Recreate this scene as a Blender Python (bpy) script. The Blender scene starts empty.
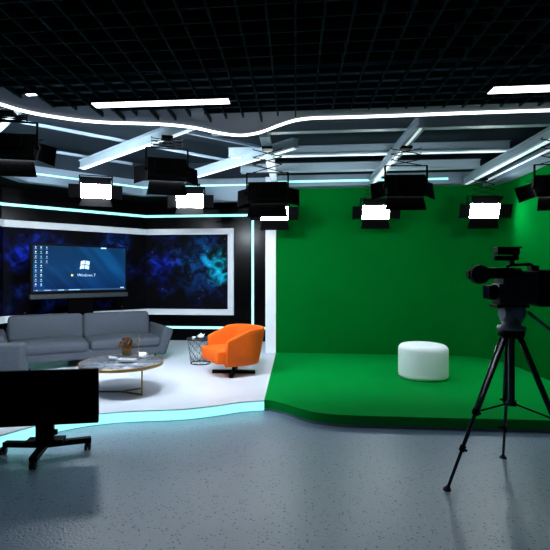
import bpy, bmesh, math, random
from mathutils import Vector, Matrix
random.seed(7)
PI = math.pi
S = bpy.context.scene
COL = S.collection

# ------------------------------------------------------------------ camera model (used for planning positions)
H, F, CX, CY = 1.5, 460.0, 251.0, 274.0
YAW = math.radians(5.53)
ca, sa = math.cos(YAW), math.sin(YAW)
def ray(px):
    u = (px - CX) / F
    return u*ca - sa, u*sa + ca
def PD(px, py, d):
    dx, dy = ray(px); return Vector((dx*d, dy*d, H + (CY-py)/F*d))
def PZ(px, py, z):
    return PD(px, py, (z-H)*F/(CY-py))

# ------------------------------------------------------------------ materials
def mat(name, col, rough=.6, metal=0., spec=.5, emit=None, es=0., bump=None, noise=None, coat=0.):
    m = bpy.data.materials.new(name); m.use_nodes = True
    nt = m.node_tree; b = nt.nodes['Principled BSDF']
    b.inputs['Base Color'].default_value = (*col, 1)
    b.inputs['Roughness'].default_value = rough
    b.inputs['Metallic'].default_value = metal
    b.inputs['Specular IOR Level'].default_value = spec
    b.inputs['Coat Weight'].default_value = coat
    if emit:
        b.inputs['Emission Color'].default_value = (*emit, 1)
        b.inputs['Emission Strength'].default_value = es
    tc = nt.nodes.new('ShaderNodeTexCoord')
    if noise:
        sc, amt = noise
        n = nt.nodes.new('ShaderNodeTexNoise'); n.inputs['Scale'].default_value = sc; n.inputs['Detail'].default_value = 4
        nt.links.new(tc.outputs['Object'], n.inputs['Vector'])
        r = nt.nodes.new('ShaderNodeValToRGB')
        r.color_ramp.elements[0].position = .3; r.color_ramp.elements[1].position = .7
        r.color_ramp.elements[0].color = (*[c*(1-amt) for c in col], 1)
        r.color_ramp.elements[1].color = (*[min(1, c*(1+amt)) for c in col], 1)
        nt.links.new(n.outputs['Fac'], r.inputs['Fac']); nt.links.new(r.outputs['Color'], b.inputs['Base Color'])
    if bump:
        sc, st = bump
        n = nt.nodes.new('ShaderNodeTexNoise'); n.inputs['Scale'].default_value = sc; n.inputs['Detail'].default_value = 3
        nt.links.new(tc.outputs['Object'], n.inputs['Vector'])
        bp = nt.nodes.new('ShaderNodeBump'); bp.inputs['Strength'].default_value = st; bp.inputs['Distance'].default_value = .01
        nt.links.new(n.outputs['Fac'], bp.inputs['Height']); nt.links.new(bp.outputs['Normal'], b.inputs['Normal'])
    return m

M = {}
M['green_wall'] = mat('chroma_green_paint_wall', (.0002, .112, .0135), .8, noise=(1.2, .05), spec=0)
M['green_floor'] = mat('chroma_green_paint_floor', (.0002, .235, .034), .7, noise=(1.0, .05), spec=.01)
M['white_floor'] = mat('glossy_white_floor', (.72, .76, .84), .24, noise=(.8, .05))
M['white_paint'] = mat('white_paint', (.66, .70, .74), .5, noise=(3, .03))
M['grey_paint'] = mat('grey_blue_paint', (.17, .235, .30), .6, noise=(1.5, .06))
M['soffit'] = mat('blue_grey_soffit_paint', (.075, .10, .145), .6, noise=(1.5, .06), spec=.2)
M['beam'] = mat('white_steel_beam', (.30, .39, .45), .5, spec=.2, noise=(4, .04))
M['ceil'] = mat('dark_grey_ceiling_paint', (.022, .034, .046), .9, spec=.1, noise=(1, .1))
M['void'] = mat('black_void_paint', (.002, .002, .0025), .9, spec=0)
M['black_gloss'] = mat('black_gloss_panel', (.001, .001, .0014), .20, spec=.07)
M['black'] = mat('black_powder_coat', (.0016, .0016, .002), .5, spec=.07)
M['black_soft'] = mat('black_matte', (.001, .001, .0013), .7, spec=.03)
M['grid'] = mat('black_grid_slats', (.016, .028, .031), .6, spec=0)
M['rubber'] = mat('black_rubber', (.008, .008, .009), .75)
M['fabric'] = mat('grey_fabric', (.054, .064, .080), .9, bump=(160, .35), noise=(60, .1), spec=.2)
M['orange'] = mat('orange_upholstery', (.72, .105, .002), .75, bump=(140, .25), noise=(8, .05), spec=.25)
M['gold'] = mat('brushed_brass', (.30, .19, .07), .35, metal=.9, noise=(30, .1))
M['grey_metal'] = mat('grey_cast_metal', (.17, .19, .25), .5, metal=.0, noise=(25, .08))
M['bar_metal'] = mat('dark_bar_metal', (.016, .024, .030), .5, noise=(25, .08))
M['cam_body'] = mat('camera_body_dark', (.010, .014, .016), .45, noise=(30, .25), spec=.3)
M['leg_metal'] = mat('dark_tube_metal', (.03, .035, .045), .22, metal=.5, noise=(25, .1))
M['pouf'] = mat('white_leatherette', (.78, .88, .90), .45, bump=(90, .06))
M['ceramic'] = mat('white_ceramic', (.75, .78, .8), .3, noise=(10, .02))
M['paper'] = mat('paper_pages', (.6, .6, .58), .8, noise=(40, .08))
M['cover'] = mat('white_book_cover', (.34, .36, .40), .5, noise=(30, .1))
M['tray'] = mat('dark_tray', (.015, .018, .02), .35, noise=(10, .1))
M['flower'] = mat('rust_brown_petals', (.09, .032, .006), .8, noise=(60, .5))
M['twig'] = mat('dry_twig', (.13, .09, .05), .8, noise=(50, .3))
M['red_lamp'] = mat('tally_red_plastic', (.35, .01, .01), .4)
M['glass'] = mat('coated_lens_glass', (.004, .006, .012), .05, spec=.8, coat=.6)
CY_E = (.22, .92, .86)
M['led_cyan'] = mat('cyan_led_strip', (.5, .8, .8), .5, emit=(.30, 1.0, .92), es=1.25)
M['led_riser'] = mat('cyan_lit_riser', (.4, .7, .7), .5, emit=(.32, .95, .92), es=1.2)
M['led_white'] = mat('white_led_tube', (.8, .8, .8), .5, emit=(.90, .95, 1.0), es=3.0)
M['lamp_white'] = mat('white_lamp_diffuser', (.8, .8, .8), .5, emit=(.95, .97, 1.0), es=5.0)
M['panel_front'] = mat('led_panel_diffuser', (.8, .8, .8), .5, emit=(.86, .94, 1.0), es=62.0)
M['panel_back'] = mat('led_panel_diffuser_stage', (.8, .8, .8), .5, emit=(.86, .94, 1.0), es=60.0)
M['panel_sofa'] = mat('led_panel_diffuser_sofa', (.8, .8, .8), .5, emit=(.80, .90, 1.0), es=380.0)
M['panel_side'] = mat('led_panel_diffuser_side', (.8, .8, .8), .5, emit=(.86, .94, 1.0), es=90.0)
M['led_dim'] = mat('cool_white_beam_led', (.8, .9, .9), .5, emit=(.78, .93, 1.0), es=.7)

def floor_mat():
    m = bpy.data.materials.new('speckled_vinyl_floor'); m.use_nodes = True
    nt = m.node_tree; b = nt.nodes['Principled BSDF']; L = nt.links.new
    tc = nt.nodes.new('ShaderNodeTexCoord')
    n = nt.nodes.new('ShaderNodeTexNoise'); n.inputs['Scale'].default_value = 1.2; n.inputs['Detail'].default_value = 4
    L(tc.outputs['Object'], n.inputs['Vector'])
    r = nt.nodes.new('ShaderNodeValToRGB'); r.color_ramp.elements[0].color = (.215, .29, .395, 1); r.color_ramp.elements[1].color = (.25, .335, .45, 1)
    L(n.outputs['Fac'], r.inputs['Fac'])
    v = nt.nodes.new('ShaderNodeTexVoronoi'); v.inputs['Scale'].default_value = 44
    L(tc.outputs['Object'], v.inputs['Vector'])
    sepc = nt.nodes.new('ShaderNodeSeparateColor'); L(v.outputs['Color'], sepc.inputs['Color'])
    thr = nt.nodes.new('ShaderNodeMath'); thr.operation = 'MULTIPLY_ADD'; thr.inputs[1].default_value = .34; thr.inputs[2].default_value = .0
    L(sepc.outputs['Red'], thr.inputs[0])
    lt = nt.nodes.new('ShaderNodeMath'); lt.operation = 'LESS_THAN'; L(v.outputs['Distance'], lt.inputs[0]); L(thr.outputs[0], lt.inputs[1])
    mx = nt.nodes.new('ShaderNodeMix'); mx.data_type = 'RGBA'
    fm = nt.nodes.new('ShaderNodeMath'); fm.operation = 'MULTIPLY'; fm.inputs[1].default_value = .8; L(lt.outputs[0], fm.inputs[0])
    L(fm.outputs[0], mx.inputs['Factor']); L(r.outputs['Color'], mx.inputs['A']); mx.inputs['B'].default_value = (.028, .038, .06, 1)
    L(mx.outputs['Result'], b.inputs['Base Color'])
    b.inputs['Roughness'].default_value = .30; b.inputs['Specular IOR Level'].default_value = .7
    n2 = nt.nodes.new('ShaderNodeTexNoise'); n2.inputs['Scale'].default_value = 70; L(tc.outputs['Object'], n2.inputs['Vector'])
    bp = nt.nodes.new('ShaderNodeBump'); bp.inputs['Strength'].default_value = .35; bp.inputs['Distance'].default_value = .01
    L(n2.outputs['Fac'], bp.inputs['Height']); L(bp.outputs['Normal'], b.inputs['Normal'])
    return m
M['floor'] = floor_mat()

def marble_mat():
    m = bpy.data.materials.new('grey_marble'); m.use_nodes = True
    nt = m.node_tree; b = nt.nodes['Principled BSDF']; L = nt.links.new
    tc = nt.nodes.new('ShaderNodeTexCoord')
    w = nt.nodes.new('ShaderNodeTexNoise'); w.inputs['Scale'].default_value = 3.5; w.inputs['Detail'].default_value = 7; w.inputs['Distortion'].default_value = 2.2
    L(tc.outputs['Object'], w.inputs['Vector'])
    r = nt.nodes.new('ShaderNodeValToRGB'); e = r.color_ramp.elements
    e[0].position = .44; e[0].color = (.19, .21, .25, 1); e[1].position = .56; e[1].color = (.17, .19, .225, 1)
    k = e.new(.5); k.color = (.05, .06, .09, 1)
    L(w.outputs['Fac'], r.inputs['Fac']); L(r.outputs['Color'], b.inputs['Base Color'])
    b.inputs['Roughness'].default_value = .22
    return m
M['marble'] = marble_mat()

def nebula_mat():
    m = bpy.data.materials.new('nebula_video_image'); m.use_nodes = True
    nt = m.node_tree; b = nt.nodes['Principled BSDF']; L = nt.links.new
    b.inputs['Base Color'].default_value = (.001, .001, .002, 1); b.inputs['Roughness'].default_value = .6; b.inputs['Specular IOR Level'].default_value = .04
    tc = nt.nodes.new('ShaderNodeTexCoord')
    def noise(sc, det, dist, off=(0, 0, 0)):
        mp = nt.nodes.new('ShaderNodeMapping'); mp.inputs['Location'].default_value = off; L(tc.outputs['Object'], mp.inputs['Vector'])
        n = nt.nodes.new('ShaderNodeTexNoise'); n.inputs['Scale'].default_value = sc; n.inputs['Detail'].default_value = det; n.inputs['Distortion'].default_value = dist
        L(mp.outputs['Vector'], n.inputs['Vector']); return n.outputs['Fac']
    def ramp(fac, stops):
        r = nt.nodes.new('ShaderNodeValToRGB'); e = r.color_ramp.elements
        e[0].position, e[0].color = stops[0][0], (*stops[0][1], 1); e[1].position, e[1].color = stops[-1][0], (*stops[-1][1], 1)
        for p, c in stops[1:-1]: k = e.new(p); k.color = (*c, 1)
        L(fac, r.inputs['Fac']); return r.outputs['Color']
    def mixc(a, c, mode):
        x = nt.nodes.new('ShaderNodeMix'); x.data_type = 'RGBA'; x.blend_type = mode; x.inputs['Factor'].default_value = 1
        L(a, x.inputs['A']); L(c, x.inputs['B']); return x.outputs['Result']
    clouds = ramp(noise(1.5, 8, .5, (3.1, 0, 1.7)), [(.46, (0, 0, 0)), (.56, (.001, .003, .025)), (.66, (.003, .015, .12)), (.78, (.01, .08, .40))])
    fine = ramp(noise(5, 10, .9), [(.36, (.04, .04, .04)), (.5, (.45, .45, .45)), (.66, (2.0, 2.0, 2.0))])
    c = mixc(clouds, fine, 'MULTIPLY')
    def blob(pos, rad, col):
        g = nt.nodes.new('ShaderNodeVectorMath'); g.operation = 'DISTANCE'; L(tc.outputs['Object'], g.inputs[0]); g.inputs[1].default_value = pos
        nn = nt.nodes.new('ShaderNodeMath'); nn.operation = 'MULTIPLY_ADD'; nn.inputs[1].default_value = -.9
        L(noise(3, 7, .6), nn.inputs[0]); L(g.outputs['Value'], nn.inputs[2])
        mr = nt.nodes.new('ShaderNodeMapRange'); L(nn.outputs[0], mr.inputs['Value'])
        mr.inputs['From Min'].default_value = rad - .45; mr.inputs['From Max'].default_value = -.45 - .05; mr.inputs['To Min'].default_value = 0; mr.inputs['To Max'].default_value = 1
        pw = nt.nodes.new('ShaderNodeMath'); pw.operation = 'POWER'; L(mr.outputs['Result'], pw.inputs[0]); pw.inputs[1].default_value = 1.6
        cc = nt.nodes.new('ShaderNodeVectorMath'); cc.operation = 'SCALE'; cc.inputs[0].default_value = col; L(pw.outputs[0], cc.inputs['Scale'])
        return mixc(cc.outputs[0], fine, 'MULTIPLY')
    c = mixc(c, blob((-1.55, 9.3, 1.72), .50, (.0, .55, .75)), 'ADD')
    c = mixc(c, blob((-1.9, 9.3, 1.75), .80, (.003, .06, .26)), 'ADD')
    c = mixc(c, blob((-2.75, 9.3, 1.60), .42, (.003, .02, .50)), 'ADD')
    c = mixc(c, blob((-4.75, 7.7, 1.95), .50, (.003, .02, .42)), 'ADD')
    c = mixc(c, blob((-3.6, 8.9, 2.25), .42, (.004, .04, .25)), 'ADD')
    v = nt.nodes.new('ShaderNodeTexVoronoi'); v.inputs['Scale'].default_value = 7; L(tc.outputs['Object'], v.inputs['Vector'])
    c = mixc(c, ramp(v.outputs['Distance'], [(0, (.5, .7, .9)), (.06, (0, 0, 0)), (1, (0, 0, 0))]), 'ADD')
    L(c, b.inputs['Emission Color']); b.inputs['Emission Strength'].default_value = .8
    return m
M['nebula'] = nebula_mat()

def desktop_mat():
    m = bpy.data.materials.new('desktop_wallpaper_image'); m.use_nodes = True
    nt = m.node_tree; b = nt.nodes['Principled BSDF']; L = nt.links.new
    b.inputs['Base Color'].default_value = (.001, .001, .002, 1); b.inputs['Roughness'].default_value = .6; b.inputs['Specular IOR Level'].default_value = .05
    tc = nt.nodes.new('ShaderNodeTexCoord'); sp = nt.nodes.new('ShaderNodeSeparateXYZ'); L(tc.outputs['Object'], sp.inputs[0])
    # the wallpaper: brighter blue right of the middle, darker to the left and the foot, pale light rays
    mr = nt.nodes.new('ShaderNodeMapRange'); L(sp.outputs['Z'], mr.inputs['Value']); mr.inputs['From Min'].default_value = -.42; mr.inputs['From Max'].default_value = .42
    r = nt.nodes.new('ShaderNodeValToRGB'); e = r.color_ramp.elements
    e[0].color = (.001, .018, .11, 1); e[1].color = (.002, .050, .17, 1); k = e.new(.5); k.color = (.003, .065, .225, 1)
    L(mr.outputs['Result'], r.inputs['Fac'])
    mp = nt.nodes.new('ShaderNodeMapping'); mp.inputs['Rotation'].default_value = (0, .75, 0); L(tc.outputs['Object'], mp.inputs['Vector']); mq = nt.nodes.new('ShaderNodeMapping'); mq.inputs['Scale'].default_value = (1, 1, .12); L(mp.outputs['Vector'], mq.inputs['Vector']); mp = mq
    n = nt.nodes.new('ShaderNodeTexNoise'); n.inputs['Scale'].default_value = 3.3; n.inputs['Detail'].default_value = 2; L(mp.outputs['Vector'], n.inputs['Vector'])
    r2 = nt.nodes.new('ShaderNodeValToRGB'); r2.color_ramp.elements[0].position = .45; r2.color_ramp.elements[0].color = (.65, .65, .65, 1)
    r2.color_ramp.elements[1].position = .62; r2.color_ramp.elements[1].color = (1.25, 1.35, 1.25, 1)
    L(n.outputs['Fac'], r2.inputs['Fac'])
    x = nt.nodes.new('ShaderNodeMix'); x.data_type = 'RGBA'; x.blend_type = 'MULTIPLY'; x.inputs['Factor'].default_value = 1
    L(r.outputs['Color'], x.inputs['A']); L(r2.outputs['Color'], x.inputs['B'])
    L(x.outputs['Result'], b.inputs['Emission Color']); b.inputs['Emission Strength'].default_value = 1.0
    return m
M['desktop'] = desktop_mat()
def emat(name, col, s=1.0): return mat(name, col, .5, emit=col, es=s)

# ------------------------------------------------------------------ mesh builder
class MB:
    def __init__(s): s.v = []; s.f = []; s.sm = []; s.T = Matrix.Identity(4)
    def add(s, vs, fs, smooth=False):
        o = len(s.v); s.v += [tuple(s.T @ Vector(v)) for v in vs]
        s.f += [tuple(i+o for i in f) for f in fs]; s.sm += [smooth]*len(fs)
    def box(s, c, d, rot=None):
        hx, hy, hz = d[0]/2, d[1]/2, d[2]/2
        vs = [Vector((x*hx, y*hy, z*hz)) for z in (-1, 1) for y in (-1, 1) for x in (-1, 1)]
        R = rot if rot is not None else Matrix.Identity(3)
        vs = [R @ v + Vector(c) for v in vs]
        s.add(vs, [(0, 2, 3, 1), (4, 5, 7, 6), (0, 1, 5, 4), (2, 6, 7, 3), (0, 4, 6, 2), (1, 3, 7, 5)]); return s
    def bb(s, x0, x1, y0, y1, z0, z1): return s.box(((x0+x1)/2, (y0+y1)/2, (z0+z1)/2), (x1-x0, y1-y0, z1-z0))
    def beam(s, a, b, w, h, up=(0, 0, 1)):
        a, b = Vector(a), Vector(b); y = (b-a).normalized(); x = y.cross(Vector(up)).normalized(); z = x.cross(y)
        R = Matrix((x, y, z)).transposed(); return s.box((a+b)/2, (w, (b-a).length, h), R)
    def cyl(s, a, b, r0, r1=None, n=16):
        a, b = Vector(a), Vector(b); r1 = r0 if r1 is None else r1
        z = (b-a).normalized(); x = z.orthogonal().normalized(); y = z.cross(x)
        vs = []
        for c, r in ((a, r0), (b, r1)):
            vs += [c + (x*math.cos(2*PI*i/n) + y*math.sin(2*PI*i/n))*r for i in range(n)]
        s.add(vs, [(i, (i+1) % n, n+(i+1) % n, n+i) for i in range(n)], True)
        s.add(vs[:n], [tuple(range(n-1, -1, -1))]); s.add(vs[n:], [tuple(range(n))]); return s
    def tube(s, pts, r, n=8):
        pts = [Vector(p) for p in pts]; rings = []; px = None
        for i, p in enumerate(pts):
            t = (pts[min(i+1, len(pts)-1)] - pts[max(i-1, 0)]).normalized()
            x = (px - t*px.dot(t)).normalized() if px is not None else t.orthogonal().normalized()
            px = x; y = t.cross(x); rings.append([p + (x*math.cos(2*PI*k/n) + y*math.sin(2*PI*k/n))*r for k in range(n)])
        vs = [v for q in rings for v in q]; m = len(pts)
        fs = [(j*n+k, j*n+(k+1) % n, (j+1)*n+(k+1) % n, (j+1)*n+k) for j in range(m-1) for k in range(n)]
        fs += [tuple(range(n-1, -1, -1)), tuple((m-1)*n+k for k in range(n))]
        s.add(vs, fs, True); return s
    def lathe(s, prof, c=(0, 0, 0), n=40, close=True):
        c = Vector(c); vs = []
        for r, z in prof: vs += [c + Vector((r*math.cos(2*PI*i/n), r*math.sin(2*PI*i/n), z)) for i in range(n)]
        m = len(prof)
        fs = [(j*n+i, j*n+(i+1) % n, (j+1)*n+(i+1) % n, (j+1)*n+i) for j in range(m-1) for i in range(n)]
        if close: fs += [tuple(range(n-1, -1, -1)), tuple((m-1)*n+i for i in range(n))]
        s.add(vs, fs, True); return s
    def prism(s, poly, z0, z1):
        n = len(poly); vs = [(x, y, z0) for x, y in poly] + [(x, y, z1) for x, y in poly]
        s.add(vs, [tuple(range(n-1, -1, -1)), tuple(range(n, 2*n))] + [(i, (i+1) % n, n+(i+1) % n, n+i) for i in range(n)]); return s
    def sheet(s, path, off, z0, z1):   # upright slab following a plan path, thickness off to its left side
        nrm = []
        P = [Vector(p) for p in path]
        for i in range(len(P)):
            a = (P[i]-P[i-1]).normalized() if i else None; b = (P[i+1]-P[i]).normalized() if i < len(P)-1 else None
            na = Vector((-a.y, a.x)) if a else None; nb = Vector((-b.y, b.x)) if b else None
            n_ = na if nb is None else nb if na is None else (na+nb).normalized()/max(.3, (na+nb).normalized().dot(na))
            nrm.append(n_)
        Q = [p+n_*off for p, n_ in zip(P, nrm)]
        s.prism([tuple(p) for p in P] + [tuple(q) for q in reversed(Q)], z0, z1); return s
    def cushion(s, c, d, r, bulge=(0, 0, 0), n=14, rot=None):
        hx, hy, hz = d[0]/2, d[1]/2, d[2]/2; r = min(r, hx, hy, hz)
        def coord(h, t):
            # denser points in the rounded border
            k = n//4; i = round(t*n)
            if i <= k: return -h + r*(1-math.cos(i/k*PI/2))
            if i >= n-k: return h - r*(1-math.cos((n-i)/k*PI/2))
            return -h+r + (2*h-2*r)*(i-k)/(n-2*k)
        R = rot if rot is not None else Matrix.Identity(3)
        vs = []; idx = {}; fs = []
        def vert(i, j, k):
            key = (i, j, k)
            if key in idx: return idx[key]
            p = Vector((coord(hx, i/n), coord(hy, j/n), coord(hz, k/n)))
            q = Vector((max(-hx+r, min(hx-r, p.x)), max(-hy+r, min(hy-r, p.y)), max(-hz+r, min(hz-r, p.z))))
            dd = p-q
            if dd.length > 1e-9: p = q + dd.normalized()*r
            fx, fy, fz = 1-(p.x/hx)**2, 1-(p.y/hy)**2, 1-(p.z/hz)**2
            p = p + Vector((bulge[0]*fy*fz*(p.x/hx), bulge[1]*fx*fz*(p.y/hy), bulge[2]*fx*fy*(p.z/hz)))
            idx[key] = len(vs); vs.append(R @ p + Vector(c)); return idx[key]
        for a in range(n):
            for b in range(n):
                fs.append([vert(a, b, 0), vert(a, b+1, 0), vert(a+1, b+1, 0), vert(a+1, b, 0)])
                fs.append([vert(a, b, n), vert(a+1, b, n), vert(a+1, b+1, n), vert(a, b+1, n)])
                fs.append([vert(a, 0, b), vert(a+1, 0, b), vert(a+1, 0, b+1), vert(a, 0, b+1)])
                fs.append([vert(a, n, b), vert(a, n, b+1), vert(a+1, n, b+1), vert(a+1, n, b)])
                fs.append([vert(0, a, b), vert(0, a, b+1), vert(0, a+1, b+1), vert(0, a+1, b)])
                fs.append([vert(n, a, b), vert(n, a+1, b), vert(n, a+1, b+1), vert(n, a, b+1)])
        s.add(vs, fs, True); return s
    def build(s, name, material, parent=None, loc=None, rz=0, bevel=0):
        me = bpy.data.meshes.new(name); me.from_pydata(s.v, [], s.f); me.update()
        me.polygons.foreach_set('use_smooth', s.sm)
        me.materials.append(material)
        b = bmesh.new(); b.from_mesh(me); bmesh.ops.recalc_face_normals(b, faces=b.faces); b.to_mesh(me); b.free()
        o = bpy.data.objects.new(name, me); COL.objects.link(o)
        if parent: o.parent = parent
        if loc is not None: o.location = loc
        o.rotation_euler.z = rz
        if bevel:
            md = o.modifiers.new('Bevel', 'BEVEL'); md.width = bevel; md.segments = 2; md.limit_method = 'ANGLE'
        return o
def RX(a): return Matrix.Rotation(a, 3, 'X')
def RY(a): return Matrix.Rotation(a, 3, 'Y')
def RZ(a): return Matrix.Rotation(a, 3, 'Z')
def tag(o, label, cat, group=None):
    o['label'] = label; o['category'] = cat
    if group: o['group'] = group
    return o
def structure(o): o['kind'] = 'structure'; return o
def thing(name, label, cat, loc=(0, 0, 0), rz=0, group=None):
    o = bpy.data.objects.new(name, None); COL.objects.link(o); o.empty_display_size = .1
    o.location = loc; o.rotation_euler.z = rz; return tag(o, label, cat, group)
def catmull(P, n=10):
    out = []
    for i in range(len(P)-1):
        p0 = P[max(i-1, 0)]; p1 = P[i]; p2 = P[i+1]; p3 = P[min(i+2, len(P)-1)]
        for k in range(n):
            t = k/n
            out.append(.5*((2*p1)+(-p0+p2)*t+(2*p0-5*p1+4*p2-p3)*t*t+(-p0+3*p1-3*p2+p3)*t**3))
    out.append(P[-1]); return out

# ------------------------------------------------------------------ setting
SZ = .12                                   # height of both stages
GX0, GY, GX1 = -.342, 8.09, 3.27           # green corner, green wall, right wall
structure(MB().bb(-7, 4.2, -1.0, 10, -.1, 0).build('floor', M['floor']))

# green stage
fr = [PZ(x, y, SZ).xy for x, y in ((264, 400), (272, 400.8), (285, 403.8), (300, 408.4), (318, 412.6), (350, 415.2), (420, 417.2), (480, 418.8), (550, 420.6))]
fr[0] = Vector((GX0, fr[0].y))
fr.append(Vector((GX1, fr[-1].y-.06)))
fr = catmull(fr, 6)
# green wall and rounded corner into the right wall
R = .75
path = [Vector((GX0, GY)), Vector((GX1-R, GY))]
path += [Vector((GX1-R+R*math.sin(a), GY-R+R*math.cos(a))) for a in [PI/2*i/14 for i in range(1, 15)]]
gst = thing('green_stage_platform', 'low green painted stage with a curved front edge under the white pouf', 'stage', (1.4, 6, 0))
gp = [tuple(p) for p in fr] + [tuple(p) for p in reversed(path)]
def under(o, parent):      # parent without moving
    o.parent = parent; o.location = -Vector(parent.location); return o
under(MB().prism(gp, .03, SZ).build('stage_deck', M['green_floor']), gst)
kp = [(p.x, p.y+.012) for p in fr] + [tuple(p) for p in reversed(path)]
k = under(MB().prism(kp, 0, .03).build('plinth', M['grey_paint']), gst); k['label'] = 'thin grey plinth strip'

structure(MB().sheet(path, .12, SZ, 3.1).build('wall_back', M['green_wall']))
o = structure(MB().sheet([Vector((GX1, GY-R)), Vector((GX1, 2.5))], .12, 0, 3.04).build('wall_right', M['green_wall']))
structure(MB().bb(-.525, GX0, GY-.04, 9.5, SZ, 3.2).build('trim_1', M['white_paint']))

# black video wall: three straight runs
WP = [Vector((-.525, 9.40)), Vector((-3.12, 9.40)), Vector((-5.04, 7.48)), Vector((-5.04, 3.2))]
WR = list(reversed(WP))
structure(MB().sheet(WR, .12, 0, 3.05).build('wall_left', M['black_gloss']))
def off_path(d, a=None, b=None):
    # path moved d in front of the wall
    P = [Vector((-.525 if b is None else b, 9.40-d)), Vector((-3.12+d*.414, 9.40-d)), Vector((-5.04+d, 7.48-d*.414)), Vector((-5.04+d, 3.2 if a is None else a))]
    return list(reversed(P))
vw = thing('video_wall', 'long faceted video wall showing a dark blue nebula inside a pale frame', 'screen', (0, 0, 0))
XR = -1.262
MB().sheet(off_path(.035, 3.4, XR-.115), .03, .77, 2.33).build('screen', M['nebula'], vw)
fm = MB()
fm.sheet(off_path(.07, 3.4, XR), .065, 2.315, 2.435).sheet(off_path(.07, 3.4, XR), .065, .655, .775)
fm.bb(XR-.12, XR, 9.33, 9.395, .775, 2.315)
fm.build('frame', M['white_paint'], vw, bevel=.004)
for nm, lab, z, e in (('led_strip', 'cyan light strip running along the black wall above the video wall', 2.705, -.72), ('led_strip', 'cyan light strip running along the black wall below the video wall', .39, -.56)):
    tag(MB().sheet(off_path(.03, 3.3, e), .028, z-.023, z+.023).build(nm, M['led_cyan']), lab, 'light strip', 'cyan light strips on the black wall')
tag(MB().bb(-.895, -.85, 9.37, 9.398, .415, 2.68).build('led_strip', M['led_cyan']), 'upright cyan light strip on the black wall right of the video wall', 'light strip', 'cyan light strips on the black wall')

# white stage with the luminous riser
wf = [PZ(x, y, SZ).xy for x, y in ((-70, 446), (-30, 441), (0, 435.2), (22, 429), (50, 421.8), (80, 416), (110, 412.4), (140, 410.6), (182, 409), (214.5, 405.6), (240, 402), (264, 400.3))]
wf[-1] = Vector((GX0, wf[-1].y)); wf.insert(0, Vector((-4.9, wf[0].y+.1)))
wf = catmull(wf, 6)
wst = thing('white_stage_platform', 'low glossy white stage with a wavy glowing cyan front edge under the sofas', 'stage', (-2.5, 6, 0))
wpoly = [tuple(p) for p in wf] + [(GX0-.001, 8.04), (-.53, 8.04), (-.53, 9.39), (-3.1, 9.39), (-5.03, 7.47), (-5.03, wf[0].y)]
under(MB().prism(wpoly, .108, SZ).build('stage_deck', M['white_floor']), wst)
ip = [Vector((p.x, p.y)) for p in wf]
under(MB().sheet(ip, .02, .012, .107).build('led_riser', M['led_riser']), wst)['label'] = 'glowing cyan riser strip'
bp_ = [(p.x, p.y+.03) for p in wf] + [(GX0-.01, 8.0), (-.6, 9.3), (-3.1, 9.3), (-5.0, 7.4), (-5.0, wf[0].y+.1)]
under(MB().prism(bp_, 0, .107).build('base', M['white_paint']), wst)

# upper ceilings
structure(MB().bb(-6.5, 4.0, 3.6, 9.8, 3.55, 3.7).build('ceiling', M['ceil']))
structure(MB().bb(-7, 4.2, -1, 3.6, 3.56, 3.7).build('ceiling_upper', M['void']))
# bulkhead that closes the recess at the back
bk = MB(); BZ = 2.94
BL = [Vector((-4.16, 3.4)), Vector((-4.16, 6.78)), Vector((-2.77, 8.17)), Vector((-2.25, 8.17))]
bk.sheet(BL, .16, BZ, 3.2)
structure(bk.build('trim_2', M['grey_paint']))
structure(MB().bb(-2.25, -.345, 8.10, 8.25, 2.80, 3.2).build('trim_3', M['grey_paint']))
structure(MB().bb(GX0, GX1, 7.86, 8.085, 2.99, 3.18).build('trim_4', M['grey_paint']))
structure(MB().bb(GX1-.22, GX1-.002, 3.0, 7.86, 2.92, 3.06).build('trim_5', M['grey_paint']))
structure(MB().sheet([Vector((-4.3, 3.4)), Vector((-4.3, 6.9)), Vector((-2.8, 8.36)), Vector((3.4, 8.36))], .05, 3.2, 3.55).build('trim_6', M['ceil']))
structure(MB().prism([(-5.2, 3.4), (-4.35, 3.4), (-4.35, 6.85), (-2.85, 8.36), (-.35, 8.36), (-.35, 9.5), (-3.2, 9.5), (-5.2, 7.5)], 3.0, 3.05).build('trim_7', M['black_soft']))
tag(MB().sheet([p + Vector((0, 0)) for p in [Vector((-4.145, 3.4)), Vector((-4.145, 6.77)), Vector((-2.765, 8.15)), Vector((-2.25, 8.155))]], .014, 3.062, 3.086).build('led_strip', M['led_cyan']),
    'thin cyan light line along the angled left bulkhead above the sofas', 'light strip', 'thin light lines on the ceiling bulkhead')
tag(MB().bb(-2.24, -.35, 8.085, 8.099, 3.066, 3.09).build('led_strip', M['led_cyan']), 'thin cyan light line on the straight bulkhead above the nebula screen', 'light strip', 'thin light lines on the ceiling bulkhead')
tag(MB().bb(GX0+.01, 2.5, 7.845, 7.859, 3.055, 3.085).build('led_strip', M['led_cyan']), 'thin cyan light line on the bulkhead above the green wall', 'light strip', 'thin light lines on the ceiling bulkhead')
tag(MB().bb(GX1-.235, GX1-.221, 4.6, 7.7, 2.985, 3.005).build('led_strip', M['led_dim']), 'thin light line along the right wall top beside the end beam', 'light strip', 'thin light lines on the ceiling bulkhead')

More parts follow.
